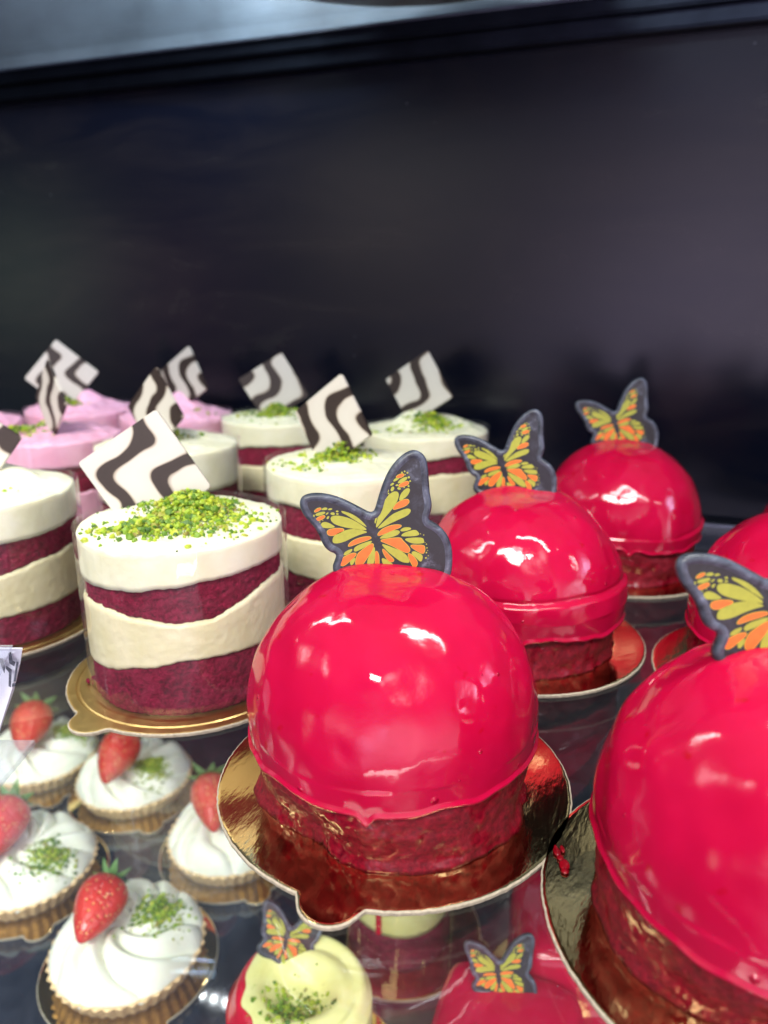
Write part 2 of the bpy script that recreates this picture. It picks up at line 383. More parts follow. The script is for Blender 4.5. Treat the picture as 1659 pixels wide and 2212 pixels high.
DOTS = [(1045,315,8),(1070,328,9),(1020,325,9),(1083,370,11),(1095,405,9),(1080,452,10),(1040,462,7),(1050,345,6),(895,517,8),(1190,900,5),(1220,912,6),(1245,1000,6),(1250,1035,7),(1245,1080,8),(1240,1130,9),(1256,1060,5),(1232,985,4),(258,770,6),(225,655,5),(285,755,5),(1262,1110,5)]
BS = 2.83e-5
def bpt(p): return ((p[0]-800)*BS, (1200-p[1])*BS)
def offset(poly, d):
    n = len(poly); out = []
    for i in range(n):
        a, b, c = Vector(poly[i-1]), Vector(poly[i]), Vector(poly[(i+1) % n])
        e1, e2 = (b-a).normalized(), (c-b).normalized()
        nn = Vector((-(e1.y+e2.y), e1.x+e2.x))
        if nn.length < 1e-6: nn = Vector((-e1.y, e1.x))
        nn.normalize(); out.append((b.x + nn.x*d, b.y + nn.y*d))
    return out
def butterfly_bm():
    bm = bmesh.new()
    o = [bpt(p) for p in chaikin(OUT, 2)]
    area = sum(o[i-1][0]*o[i][1]-o[i][0]*o[i-1][1] for i in range(len(o)))
    sgn = 1 if area > 0 else -1
    rings = [(0, -.0016), (-.0000, -.0006), (.00035, .0000), (.0009, .00030), (.0015, .00022), (.0020, -.00008)]
    V = []
    for d, z in rings:
        pts = offset(o, d*sgn) if d else o
        V.append([bm.verts.new((x, y, z)) for x, y in pts])
    n = len(o)
    for a, b in zip(V, V[1:]):
        for i in range(n): bm.faces.new((a[i], a[(i+1) % n], b[(i+1) % n], b[i])).material_index = 1
    bm.faces.new(V[-1]).material_index = 0
    bm.faces.new(V[0]).material_index = 0
    for polys, mi in ((YEL, 2), (ORA, 3)):
        for p in polys:
            q = [bpt(t) for t in chaikin(p, 2)]
            ar = sum(q[i-1][0]*q[i][1]-q[i][0]*q[i-1][1] for i in range(len(q)))
            q = offset(q, -.000035 if ar > 0 else .000035)
            bm.faces.new([bm.verts.new((x, y, .00004)) for x, y in q]).material_index = mi
            if mi == 3:   # thin lime outline round the orange cells
                q2 = offset(q, -.00013 if sum(q[i-1][0]*q[i][1]-q[i][0]*q[i-1][1] for i in range(len(q))) > 0 else .00013)
                bm.faces.new([bm.verts.new((x, y, .0000)) for x, y in q2]).material_index = 2
    for x, y, r in DOTS:
        c = bpt((x, y))
        bm.faces.new([bm.verts.new((c[0]+r*BS*math.cos(t*.785), c[1]+r*BS*math.sin(t*.785), .00004)) for t in range(8)]).material_index = 2
    return bm
def face_up(bm):
    for f in bm.faces:
        if f.material_index >= 2 and f.normal.z < 0: f.normal_flip()
_first = []
def butterfly(parent, loc, yaw=0, lean=0, roll=0, s=1.0):
    if not _first:
        bm = butterfly_bm()
        o = obj('butterfly_topper', bm, [M['choc'], M['rim'], M['yellow'], M['orange']], parent)
        for p in o.data.polygons:
            if p.material_index != 1: p.use_smooth = False
        _first.append(o)
    else: o = share('butterfly_topper', _first[0], parent)
    o.matrix_local = Matrix.Translation(loc) @ Matrix.Rotation(yaw, 4, 'Z') @ Matrix.Rotation(R(90)-lean, 4, 'X') @ Matrix.Rotation(roll, 4, 'Z') @ Matrix.Scale(s, 4)
    return o

# ------------------------------------------------------------------ cake boards
def board_bm(rad, tab=.011, thick=.0013, ring=True, seed=0, notch=-.0015):
    bm = bmesh.new(); n = 220
    def outline(t, shrink=0):
        r = rad + .00025*nz(math.cos(t)*30, math.sin(t)*30, seed) - shrink
        if tab:
            dd = rad + notch; rt = tab - shrink; s = dd*math.sin(t)
            if abs(s) < rt and math.cos(t) > 0: r = max(r, dd*math.cos(t) + math.sqrt(rt*rt-s*s))
        return r
    def ringp(f, z, shrink=0):
        return [(outline(2*math.pi*i/n, shrink)*f*math.cos(2*math.pi*i/n), outline(2*math.pi*i/n, shrink)*f*math.sin(2*math.pi*i/n), z) for i in range(n)]
    def circ(r, z): return [(r*math.cos(2*math.pi*i/n), r*math.sin(2*math.pi*i/n), z) for i in range(n)]
    e = thick
    grid_rings(bm, [ringp(1, 0, .0002), ringp(1, e*.35), ringp(1, e*.8, 0), ringp(1, e, .0004)], close_bot=(0, 0, 0), mi=1)
    rr = [ringp(1, e, .0004), ringp(1, e, .0012)]
    if ring: rr += [circ(rad*.925, e), circ(rad*.915, e-.00035), circ(rad*.905, e-.00035), circ(rad*.895, e)]
    rr += [circ(rad*.5, e)]
    grid_rings(bm, rr, close_top=(0, 0, e), mi=0)
    bmesh.ops.remove_doubles(bm, verts=bm.verts, dist=1e-6)
    return bm
B_FOIL = []; B_SATIN = []; B_SMALL = []
def board(kind, loc, tabdir, label, group):
    pool, rad, mats, ring, name = {'foil': (B_FOIL, .0492, [M['foil'], M['paper']], False, 'cake_board'),
        'satin': (B_SATIN, .0433, [M['satin'], M['paper']], True, 'cake_board'),
        'small': (B_SMALL, .0445, [M['mirror'], M['paper']], False, 'cake_board')}[kind]
    if not pool:
        o = obj(name, board_bm(rad, .0079, .0013, ring, len(label)), mats); pool.append(o)
        e = o.modifiers.new('edge', 'EDGE_SPLIT'); e.split_angle = R(35)
    else: o = share(name, pool[0], None)
    o.location = loc; o.rotation_euler = (0, 0, tabdir)
    return tag(o, label, 'cake board', group)

# ------------------------------------------------------------------ glazed dome cakes
BT = .0013
def dome_cake(loc, rz, label, seed, ridge=None, rad=.039, zc=.026, fly=None, chip=0, lipz=.0178):
    t = thing('dome_cake', label, 'cake', (loc[0], loc[1], BT), rz, 'red mirror glazed dome cakes')
    bm = bmesh.new(); n = 320; NR = 110; rings = []
    def lip(a): return lipz + .0022*nz(math.cos(a)*1.6, math.sin(a)*1.6, seed) + .0014*nz(math.cos(a)*5, math.sin(a)*5, seed+3) - .0026*math.exp(-((a-4.55)/.035)**2)
    rd_ = random.Random(seed); dents = []
    for _ in range(16):
        a_, p_ = rd_.uniform(-math.pi, 0), rd_.uniform(.5, 1.5)
        dents.append((Vector((math.sin(p_)*math.cos(a_), math.sin(p_)*math.sin(a_), math.cos(p_))), rd_.uniform(.03, .09), rd_.choice((-1, -1, 1))*rd_.uniform(.00008, .0002)))
    prof = []
    for i in range(1, NR+1):
        ph = (math.pi/2)*i/NR; prof.append((rad*math.sin(ph), zc + rad*math.cos(ph), ph))
    for r, z, ph in prof:
        ring = []
        for i in range(n):
            a = 2*math.pi*i/n; x, y = math.cos(a), math.sin(a)
            sv = Vector((x*math.sin(ph), y*math.sin(ph), math.cos(ph)))
            dr = .0011*nz(x*r*40, y*r*40, z*40, 1, seed) + sum(h_*math.exp(-(sv-d_).length_squared/(w_*w_)) for d_, w_, h_ in dents) + .00045*nz(x*r*75, y*r*75, z*75, 1, seed+5) + .00035*nz(x*r*130, y*r*130, z*130, 1, seed+9)
            zz = z + dr*math.cos(ph)
            zz -= .0020*math.exp(-(r/.011)**2)
            if fly is not None: zz += .0016*math.exp(-((r*x-fly[0])/.016)**2-((r*y-fly[1])/.0045)**2)
            rr = r + dr*math.sin(ph)
            if ridge is not None:
                zr = ridge[0] + ridge[1]*math.cos(a-ridge[2]) + .0006*nz(x*3, y*3, seed)
                w = ridge[3]*(.6+.4*math.cos(a-ridge[2]))
                rr += w*(1-sst(zr-.0006, zr+.0012, zz)) * sst(.01, .02, zz+.01) - w*.6*math.exp(-((zz-zr-.0011)/.0007)**2)
            ring.append((rr*x, rr*y, zz))
        rings.append(ring)
    steps = 16
    for s in range(1, steps+1):
        ring = []
        for i in range(n):
            a = 2*math.pi*i/n; x, y = math.cos(a), math.sin(a); zl = lip(a)
            z = zc + (zl-zc)*s/steps
            r = rad - .0004*(s/steps)**2 + .0011*nz(x*rad*40, y*rad*40, z*40, 1, seed)
            if s >= steps-2: r += .0007
            if ridge is not None:
                w = ridge[3]*(.6+.4*math.cos(a-ridge[2])); r += w*(1-.7*s/steps)
            ring.append((r*x, r*y, z))
        rings.append(ring)
    for k, (dr, dz) in enumerate(((-.0012, -.0004), (-.0045, .0012))):
        rings.append([(p[0]*(1+dr/rad), p[1]*(1+dr/rad), p[2]+dz) for p in rings[NR+steps-1]])
    grid_rings(bm, rings, close_bot=(0, 0, zc+rad-.0020))
    obj('glaze', bm, M['glaze'], t)
    bm = bmesh.new(); rings = []
    for s in range(0, 25):
        ring = []
        for i in range(n):
            a = 2*math.pi*i/n; x, y = math.cos(a), math.sin(a); z = .0225*s/24
            r = rad - .0014 - .0010*(1-s/24) + .0016*nz(x*2.2, y*2.2, z*90, 1, seed+2) + .0008*nz(x*9, y*9, z*260, 1, seed+4)
            if s < 3: r += .0016*(1-s/3)*(.6+nz(x*3, y*3, 0, 1, seed+6))
            if chip:
                dlt = math.atan2(math.sin(a-chip), math.cos(a-chip))
                r -= .0045*math.exp(-(dlt/.42)**2)*(1-sst(.004, .016, z)) + .0013*abs(nz(x*26, y*26, z*700, 1, seed))*math.exp(-(dlt/.5)**2)
            ring.append((r*x, r*y, z))
        rings.append(ring)
    grid_rings(bm, rings, close_bot=(0, 0, 0), close_top=(0, 0, .023))
    obj('sponge_base', bm, M['soaked'], t)
    return t

# ------------------------------------------------------------------ crumbs
ICO = None
def crumb(bm, p, s, r):
    m = Matrix.Translation(p) @ Matrix.Rotation(r.random()*6.28, 4, Vector((r.gauss(0, 1), r.gauss(0, 1), r.gauss(0, 1))).normalized()) @ Matrix.Diagonal((s*r.uniform(.7, 1.3), s*r.uniform(.6, 1.1), s*r.uniform(.5, 1), 1))
    ret = bmesh.ops.create_icosphere(bm, subdivisions=1, radius=1, matrix=m)
    for v in ret['verts']: v.co += Vector((r.gauss(0, 1), r.gauss(0, 1), r.gauss(0, 1)))*s*.13
def crumbs(parent, surf, spots, seed, name='pistachio_crumbs'):
    """surf(x,y)->z ; spots: (n, cx, cy, sx, sy, size, pile)"""
    r = random.Random(seed); bm = bmesh.new()
    for n, cx, cy, sx, sy, size, pile in spots:
        for _ in range(n):
            x, y = r.gauss(cx, sx), r.gauss(cy, sy)
            z = surf(x, y)
            if z is None: continue
            d = math.hypot((x-cx)/sx, (y-cy)/sy)
            zz = z + size*.3 + r.random()*pile*math.exp(-d*d*.7)
            crumb(bm, (x, y, zz), size*r.choice((.28, .36, .45, .6, .8, 1, 1.0, 1.45)), r)
    o = obj(name, bm, M['pist'], parent, smooth=False); o['kind'] = 'stuff'
    return o

# ------------------------------------------------------------------ layered cakes in collars
SQ = .0315
def tile(parent, loc, yaw, lean, roll, mat, s=1.0):
    bm = bmesh.new(); h = SQ/2*1.414; th = .0009
    pts = []
    c = .0005
    for k in range(4):
        a = math.pi/2*k; d = Vector((math.cos(a), math.sin(a))); tn = Vector((-d.y, d.x))
        for q in (-1, 1): pts.append(d*(h-c) + tn*q*c)
    f = [bm.verts.new((p.x, p.y, th)) for p in pts]; b = [bm.verts.new((p.x, p.y, -th)) for p in pts]
    bm.faces.new(f); bm.faces.new(b[::-1])
    for i in range(8): bm.faces.new((f[i], b[i], b[(i+1) % 8], f[(i+1) % 8]))
    bmesh.ops.bevel(bm, geom=[e for e in bm.edges], offset=.00025, segments=2, affect='EDGES')
    o = obj('chocolate_square', bm, mat, parent, smooth=False)
    o.matrix_local = Matrix.Translation(loc) @ Matrix.Rotation(yaw, 4, 'Z') @ Matrix.Rotation(R(90)-lean, 4, 'X') @ Matrix.Rotation(roll, 4, 'Z') @ Matrix.Scale(s, 4)
    return o
def layered(loc, label, seed, kind='white', H=.0575, rad=.0362, lv=(.016, .0335, .044), tilt=(.002, .0), group=None, sq=None, spots=(), swirl=.0035, collar=True, jut=.0):
    t = thing('layered_cake', label, 'cake', (loc[0], loc[1], BT), 0, group)
    n = 240; ns = random.Random(seed); ph = [ns.uniform(0, 6.28) for _ in range(12)]
    def bnd(k):
        z0 = lv[k]
        def f(a):
            return z0 + tilt[0]*math.cos(a)*(.6+.3*k) + tilt[1]*math.sin(a) + .0014*math.sin(2*a+ph[k]) + .0009*math.sin(3*a+ph[k+3]) + .0008*nz(math.cos(a)*4, math.sin(a)*4, k*3, 1, seed) + .00035*nz(math.cos(a)*17, math.sin(a)*17, k, 1, seed)
        return f
    b = [bnd(0), bnd(1), bnd(2)]
    if jut:
        b1 = b[1]
        b[1] = lambda a: b1(a) - jut*math.exp(-(math.atan2(math.sin(a+1.12), math.cos(a+1.12))/.45)**2) + jut*.55*math.exp(-(math.atan2(math.sin(a+2.0), math.cos(a+2.0))/.4)**2)
    def layer(name, lo, hi, mat, rr, rough):
        bm = bmesh.new(); rings = []; ns_ = 20
        for s in range(ns_+1):
            ring = []
            for i in range(n):
                a = 2*math.pi*i/n; x, y = math.cos(a), math.sin(a); z = lo(a) + (hi(a)-lo(a))*s/ns_
                r = rr - rough*abs(nz(x*14, y*14, z*420, 1, seed+5)) - rough*.5*abs(nz(x*34, y*34, z*950, 1, seed+8)) - (.0006 if s in (0, ns_) else 0)
                ring.append((r*x, r*y, z))
            rings.append(ring)
        mid = lambda q: (0, 0, sum(q(2*math.pi*i/12) for i in range(12))/12)
        grid_rings(bm, rings, close_bot=mid(lo), close_top=mid(hi))
        obj(name, bm, mat, t)
    pinkk = kind == 'pink'
    layer('sponge_bottom', lambda a: 0, b[0], M['sponge'], rad-.0008, .0012)
    layer('cream_filling', b[0], b[1], M['pink'] if pinkk else M['cream'], rad-.0003, .0003)
    layer('sponge_middle', b[1], b[2], M['sponge'], rad-.0010, .0014)
    # top cream with smeared swirl
    sx, sy = swirl*1.0, swirl
    ca, sa = math.cos(ph[5]), math.sin(ph[5])
    def top(x, y):
        r = math.hypot(x, y)/rad
        if r > .985: return None
        th = math.atan2(y, x)
        h = H - .0012*sst(.8, 1, r) + .0016*nz(x, y, 0, 55, seed)*(1-r*r*.6) + (.0014 if pinkk else .0004)*nz(x, y, 1, 130, seed)
        sp = math.sin(th*1 + r*7.0 + ph[6]); h += swirl*.34*max(0, sp)**1.5*(1-sst(.55, .95, r))
        bx, by = x-.000, y-.010
        h += swirl*1.2*math.exp(-(bx/.017)**2-(by/.010)**2)
        h += (.0008 if pinkk else .0004)*nz(x, y, 3, 260, seed)
        return h
    bm = bmesh.new(); rings = []
    hi = lambda a: H-.0018
    for s in range(8):
        rings.append([((rad-.0003)*math.cos(2*math.pi*i/n), (rad-.0003)*math.sin(2*math.pi*i/n), b[2](2*math.pi*i/n)+(hi(0)-b[2](2*math.pi*i/n))*s/7) for i in range(n)])
    for s in range(28):
        f = .984*(1-s/28); rings.append([(rad*f*math.cos(2*math.pi*i/n), rad*f*math.sin(2*math.pi*i/n), top(rad*f*math.cos(2*math.pi*i/n), rad*f*math.sin(2*math.pi*i/n))) for i in range(n)])
    grid_rings(bm, rings, close_bot=(0, 0, lv[2]), close_top=(0, 0, top(0, 0)))
    obj('cream_top', bm, M['pink'] if pinkk else M['cream_top'], t)
    if collar:
        bm = bmesh.new(); rr = rad+.0006; rings = []; a0 = ns.uniform(0, 6.28); m_ = 120
        V = []
        for s in range(5):
            V.append([bm.verts.new(((rr+.0008*i/m_)*math.cos(a0+6.6*i/m_), (rr+.0008*i/m_)*math.sin(a0+6.6*i/m_), .0006+(H+.0008-.0006)*s/4)) for i in range(m_+1)])
        for a_, b_ in zip(V, V[1:]):
            for i in range(m_): bm.faces.new((a_[i], a_[i+1], b_[i+1], b_[i]))
        obj('clear_collar', bm, M['acetate'], t)
    if spots: crumbs(t, top, spots, seed)
    if sq:
        x, y, dz, yaw, lean, roll, mt = sq[:7]
        tile(t, (x, y, H+dz), yaw, lean, roll, mt, sq[7] if len(sq) > 7 else 1.0)
    return t

# ------------------------------------------------------------------ tarts
def calyx_bm(r):
    bm = bmesh.new(); rr = random.Random(int(r*1e6))
    for k in range(7):
        a = k*.9 + rr.uniform(-.15, .15); l = r*rr.uniform(.8, 1.25); up = rr.uniform(.1, .6)
        d = Vector((math.cos(a), math.sin(a), 0)); tn = Vector((-d.y, d.x, 0))
        prev = None
        for s in range(6):
            f = s/5; w = r*.2*math.sin(math.pi*min(1, f*.9+.12)); c = d*l*f + Vector((0, 0, up*r*f*f+.0004))
            cur = [bm.verts.new(c-tn*w), bm.verts.new(c+Vector((0, 0, -w*.4))), bm.verts.new(c+tn*w)]
            if prev:
                for i in (0, 1): bm.faces.new((prev[i], prev[i+1], cur[i+1], cur[i]))
            prev = cur
    bmesh.ops.create_cone(bm, segments=8, radius1=r*.1, radius2=r*.07, depth=r*.5, cap_ends=True, matrix=Matrix.Translation((0, 0, r*.25)))
    return bm
def strawberry(parent, loc, rot, s=1.0, w=1.0):
    bm = bmesh.new(); n = 40; rings = []; ln = .026*s
    for i in range(1, 30):
        f = i/30; r = .0098*s*w*(math.sin(math.pi*f**.60)**.62)*(1.0-.18*f)
        rings.append([(r*math.cos(6.2832*k/n)*(1+.04*math.cos(12.5664*k/n)), r*math.sin(6.2832*k/n), -ln*f) for k in range(n)])
    grid_rings(bm, rings, close_bot=(0, 0, -.0006*s), close_top=(0, 0, -ln))
    o = obj('strawberry', bm, M['berry'], parent)
    o.location = loc; o.rotation_mode = 'QUATERNION'; o.rotation_quaternion = rot.to_track_quat('-Z', 'Y')
    c = obj('calyx', calyx_bm(.0085*s), M['leaf'], o, smooth=False)
    return o
def tart(loc, z0, label, seed, berry, spots, rz=0, flute=42):
    t = thing('cream_tart', label, 'tart', (loc[0], loc[1], z0+BT), rz, 'strawberry cream tarts')
    n = 260; bm = bmesh.new(); rings = []
    for r, z, amp in ((.0318, 0, .012), (.0330, .0006, .014), (.0350, .0045, .016), (.0374, .0100, .017), (.0386, .0116, .020), (.0380, .0124, .018), (.0358, .0122, .015), (.0345, .0100, .0)):
        rings.append([(r*(1+amp*math.cos(flute*2*math.pi*i/n))*math.cos(2*math.pi*i/n)+.0003*nz(i, z*300, seed), r*(1+amp*math.cos(flute*2*math.pi*i/n))*math.sin(2*math.pi*i/n), z+.0004*nz(math.cos(i/n*6.28)*4, math.sin(i/n*6.28)*4, seed)) for i in range(n)])
    grid_rings(bm, rings, close_bot=(0, 0, 0), close_top=(0, 0, .010))
    obj('tart_shell', bm, M['crust'], t)
    # piped cream: ropes wound to the centre
    Rm = .0378; nl = 9; tw = 1.7; z1 = .0110; ph = random.Random(seed).uniform(0, 6.28)
    def surf(x, y, want=False):
        r = math.hypot(x, y)/Rm
        if r >= 1: return None
        th = math.atan2(y, x) + .35*nz(x, y, 0, 45, seed)
        base = .0168*(1-r**2.6)**.62 - .0035*math.exp(-(r/.30)**2)
        lob = abs(math.cos((th*nl + tw*nl*(1-r)**1.25*1.0 + ph)/2))
        amp = .0068*sst(.04, .4, r)*(1-.45*sst(.86, 1, r))
        base *= 1 + .10*nz(x, y, 0, 40, seed)
        return z1 + base + amp*(lob**.7-.62)
    rings = []
    for s in range(70):
        f = .998*(1-(s/70)**1.3)
        rings.append([(Rm*f*math.cos(2*math.pi*i/n)*(1+.015*nz(math.cos(6.28*i/n)*3, math.sin(6.28*i/n)*3, seed)), Rm*f*math.sin(2*math.pi*i/n), surf(Rm*f*math.cos(2*math.pi*i/n), Rm*f*math.sin(2*math.pi*i/n))) for i in range(n)])
    bm = bmesh.new(); grid_rings(bm, rings, close_top=(0, 0, surf(0, 0)))
    obj('whipped_cream', bm, M['whip'], t)
    crumbs(t, surf, spots, seed)
    p, q = [Vector((*at(b_[0], b_[1], b_[2]), b_[2])) - Vector((loc[0], loc[1], z0+BT)) for b_ in berry[:2]]
    strawberry(t, p, q-p, (q-p).length/.026, berry[2])
    return t

# ================================================================== SETTING
WA = math.atan2(-.327, .945)            # the case runs at this angle across the view
U = Vector((math.cos(WA), math.sin(WA))); NN = Vector((U.y, -U.x))
if NN.y > 0: NN = -NN                    # towards the viewer
W0 = Vector((.2036, .4322))
ZL = -.200                               # lower shelf top
def case_box(name, u0, u1, n0, n1, z0, z1, mat, parent=None, bev=0):
    bm = bmesh.new(); box(bm, u0, u1, -n1, -n0, z0, z1)
    if bev: bmesh.ops.bevel(bm, geom=list(bm.edges), offset=bev, segments=2, affect='EDGES')
    o = obj(name, bm, mat, parent, smooth=False)
    if parent is None:
        o.location = (W0.x, W0.y, 0); o.rotation_euler = (0, 0, WA)
    return o
def case_root(name, label, cat):
    return thing(name, label, cat, (W0.x, W0.y, 0), WA)
w = case_box('back_wall', -1.6, 1.0, -.02, 0, -.26, .2845, M['wall']); w['kind'] = 'structure'
w = case_box('floor', -1.6, 1.0, .001, .62, -.24, ZL, M['floor']); w['kind'] = 'structure'
gs = case_root('glass_shelf', 'clear glass shelf with smears carrying the domes and layered cakes', 'shelf')
case_box('glass_pane', -1.6, 1.0, .0065, .445, -.006, 0, M['glass'], gs, .0008)
case_box('back_rail', -1.6, 1.0, .0005, .006, -.016, .0035, M['metal'], gs, .0008)
case_box('rail_strip', -1.6, 1.0, .0065, .0110, .0003, .0022, M['strip'], gs, .0004)
us = case_root('upper_shelf', 'upper glass shelf on a dark ribbed rail at the top', 'shelf')
case_box('glass_pane', -1.6, 1.0, .0125, .33, .2855, .2915, M['upglass'], us, .0008)
case_box('shelf_rail', -1.6, 1.0, .0005, .0125, .2765, .2850, M['metal'], us, .001)
case_box('shelf_rail', -1.6, 1.0, .0005, .0085, .2675, .2763, M['metal'], us, .001)
case_box('rail_strip', -1.6, .06, .0128, .0150, .2835, .2852, M['strip'], us, .0004)
up = case_box('light_patch_panel', -1.6, 1.0, -.02, -.002, .2850, .56, M['panel'])  # its blue grey colour stands in for light on the upper glass
tag(up, 'back panel above the dark rail, tinted blue grey for the light patch', 'panel')
bm = bmesh.new(); n = 96
grid_rings(bm, [[(r*math.cos(6.2832*i/n), r*math.sin(6.2832*i/n), z) for i in range(n)] for r, z in ((.118, 0), (.12, .001), (.12, .009), (.119, .010))], close_bot=(0, 0, 0), close_top=(0, 0, .010))
dr = obj('cake_drum', bm, M['tan']); dr.location = (.004, .367, .2917)
tag(dr, 'round tan cake drum standing on the upper glass shelf', 'cake board')

# ================================================================== TOP SHELF: domes
DG = 'foil boards under the dome cakes'
def place_dome(px, py, rz, tabdir, label, blabel, seed, fly, ridge=None, chip=0, pt=None, rad=.039, zc=.0245, lipz=.0178):
    x, y = pt or at(px, py)
    board('foil', (x+.0006, y+.0014, .0001), tabdir, blabel, DG)
    fx, fy, fz, yaw, lean, roll, s = fly
    t = dome_cake((x, y), 0, label, seed, ridge, rad, zc, (fx, fy), chip, lipz)
    butterfly(t, (fx, fy, fz), yaw, lean, roll, s)
    return t
place_dome(0, 0, 0, R(-108), 'front centre red dome cake with ragged sponge and butterfly fully in view', 'gold foil board with tab under the front centre dome cake', 11,
    (-.0035, .004, .0620, R(4), R(8), 0, 1.0), chip=R(-128), pt=(.0022, .180), zc=.0240)
place_dome(0, 0, 0, R(200), 'red dome cake with a crease round its middle, behind the front centre dome', 'gold foil board under the creased dome cake', 23,
    (-.0070, .004, .0600, R(-14), R(8), 0, 1.0), ridge=(.026, .003, R(-60), .0014), pt=(.0535, .273), zc=.0225, lipz=.0142)
place_dome(0, 0, 0, R(150), 'small looking red dome cake farthest back beside the black wall', 'gold foil board under the dome cake beside the black wall', 37,
    (-.0030, .004, .0620, R(-6), R(8), 0, 1.03), ridge=(.022, .006, R(20), .0012), pt=(.1190, .360), zc=.0240)
place_dome(0, 0, 0, R(60), 'largest red dome cake cut off by the photo edge with dented glaze', 'dark gold foil board with a red glaze smear under the largest dome', 41,
    (-.0060, .004, .0625, R(0), R(8), R(0), 1.0), chip=R(-120), pt=(.0840, .130), zc=.0245)
place_dome(0, 0, 0, R(60), 'red dome cake half hidden behind the largest dome at the photo edge', 'gold foil board under the half hidden dome cake', 53,
    (.010, .004, .0640, R(2), R(8), 0, 1.0), pt=(.147, .236))
place_dome(0, 0, 0, R(60), 'sliver of a red dome cake at the far edge beside the rail', 'gold foil board under the dome cake sliver at far edge', 67,
    (-.014, .004, .0600, R(2), R(8), 0, 1.0), pt=(.2125, .318))
# glaze smear on the rim of the largest dome's board
bm = bmesh.new(); rs = random.Random(5)
sx_, sy_ = at(1213, 1868)
for k in range(9):
    bmesh.ops.create_icosphere(bm, subdivisions=2, radius=1, matrix=Matrix.Translation((sx_+rs.gauss(0, .0006), sy_+rs.uniform(-.004, .004), .0018)) @ Matrix.Diagonal((rs.uniform(.0005, .0010), rs.uniform(.0008, .0020), .0004, 1)))
tag(obj('glaze_smear', bm, M['jam']), 'sticky red glaze smear on the rim of the largest dome board', 'glaze smear')

# ------------------------------------------------------------------ layered cakes
WG = 'white layered red velvet cakes in clear collars'; PG = 'pink layered cakes in clear collars'; SGb = 'satin gold boards under the layered cakes'
T = [mat_choc_square('marbled tile', -.0075, .0046, 250, -1.28, .0175, .165, 5),
     mat_choc_square('marbled tile with fork', .000, .0046, 200, 2.0, .0190, .18, -8),
     mat_choc_square('marbled tile with loops', .004, .0060, 190, 3.3, .0190, .18, 6),
     mat_choc_square('marbled tile with streaks', .002, .0040, 230, 5.0, .0180, .19, -8),
     mat_choc_square('marbled tile with blots', -.004, .0058, 210, 1.2, .0190, .18, 6)]
def place_layer(pt, tabdir, label, blabel, seed, **kw):
    board('satin', (pt[0], pt[1], .0001), tabdir, blabel, SGb)
    return layered(pt, label, seed, **kw)
SP = lambda s, big, few, sz: [(int(big*s), .002, .002, .008, .006, sz, .0045), (int(few*s), .0, -.006, .017, .011, sz*.8, .0)]
place_layer((-.0698, .2447), R(-124), 'front layered red velvet cake with heaped pistachio and a tall marbled chocolate square', 'satin gold board with a tab under the front layered cake', 101,
    group=WG, tilt=(.0030, .0), jut=.0026, lv=(.0170, .0355, .0445), rad=.0344,
    sq=(-.0148, .0110, .0125, R(3), R(13), R(-11), T[0], 1.06),
    spots=[(1300, .004, .002, .0078, .0060, .00098, .0062), (420, -.005, -.0150, .0105, .0050, .0010, .0022), (90, .016, -.002, .010, .010, .0008, .0), (60, -.010, -.008, .012, .009, .0006, 0), (50, .020, -.012, .006, .008, .0007, 0)])
place_layer((-.164, .290), R(-170), 'white layered cake cut off at the photo edge behind the price tag', 'satin gold board under the layered cake behind the price tag', 103,
    group=WG, tilt=(.003, .001), lv=(.0130, .0290, .0410), swirl=.0050, sq=(-.006, .006, .0150, R(10), R(8), R(8), T[3], 1.0), spots=[(24, 0, -.01, .02, .01, .0006, 0)])
place_layer((-.0176, .331), R(160), 'white layered cake with pistachio heap standing between the front cake and the domes', 'satin gold board under the layered cake beside the domes', 107,
    group=WG, tilt=(.0, .001), H=.0595, lv=(.0165, .0330, .0440), sq=(-.006, .006, .0160, R(-34), R(9), R(-8), T[2], 1.02),
    spots=[(420, -.002, .000, .0062, .0045, .0009, .0075), (90, -.018, -.010, .010, .007, .0010, .0)])
place_layer((-.1130, .380), R(160), 'white layered cake with a smooth round rim right behind the front layered cake', 'satin gold board under the smooth rimmed layered cake', 109,
    group=WG, H=.0590, lv=(.0150, .0240, .0360), sq=(-.004, -.002, .0160, R(-36), R(6), R(-2), T[3], 1.0), spots=[(90, .0, .002, .007, .004, .001, .002)])
place_layer((-.067, .470), R(160), 'white layered cake by the black wall with a wide swirled chocolate square', 'satin gold board under the layered cake with the wide square', 113,
    group=WG, H=.0590, lv=(.0165, .0330, .0440), sq=(-.003, .004, .0170, R(6), R(8), R(-14), T[4], 1.02), spots=[(380, -.002, -.002, .0075, .005, .0010, .0075), (60, 0, -.01, .018, .01, .001, 0)])
place_layer((.0240, .4255), R(160), 'white layered cake by the black wall nearest the domes with a peaked cream top', 'satin gold board under the peaked cream layered cake', 127,
    group=WG, H=.0590, lv=(.0165, .0360, .0450), swirl=.0065, sq=(-.0035, .012, .0210, R(-28), R(8), R(-10), T[1], 1.0), spots=[(340, .004, .000, .0065, .0045, .0010, .006), (90, -.008, -.010, .014, .009, .001, 0)])
place_layer((-.186, .412), R(160), 'pink topped layered cake in front of the other pink cakes with edge-on chocolate square', 'satin gold board under the nearest pink layered cake', 131,
    kind='pink', group=PG, H=.0580, lv=(.0130, .0290, .0440), sq=(.002, -.002, .0185, R(-47), R(3), R(0), T[3], 1.0), spots=[(220, -.018, -.006, .006, .005, .0010, .004), (60, -.014, .008, .008, .005, .001, .0)])
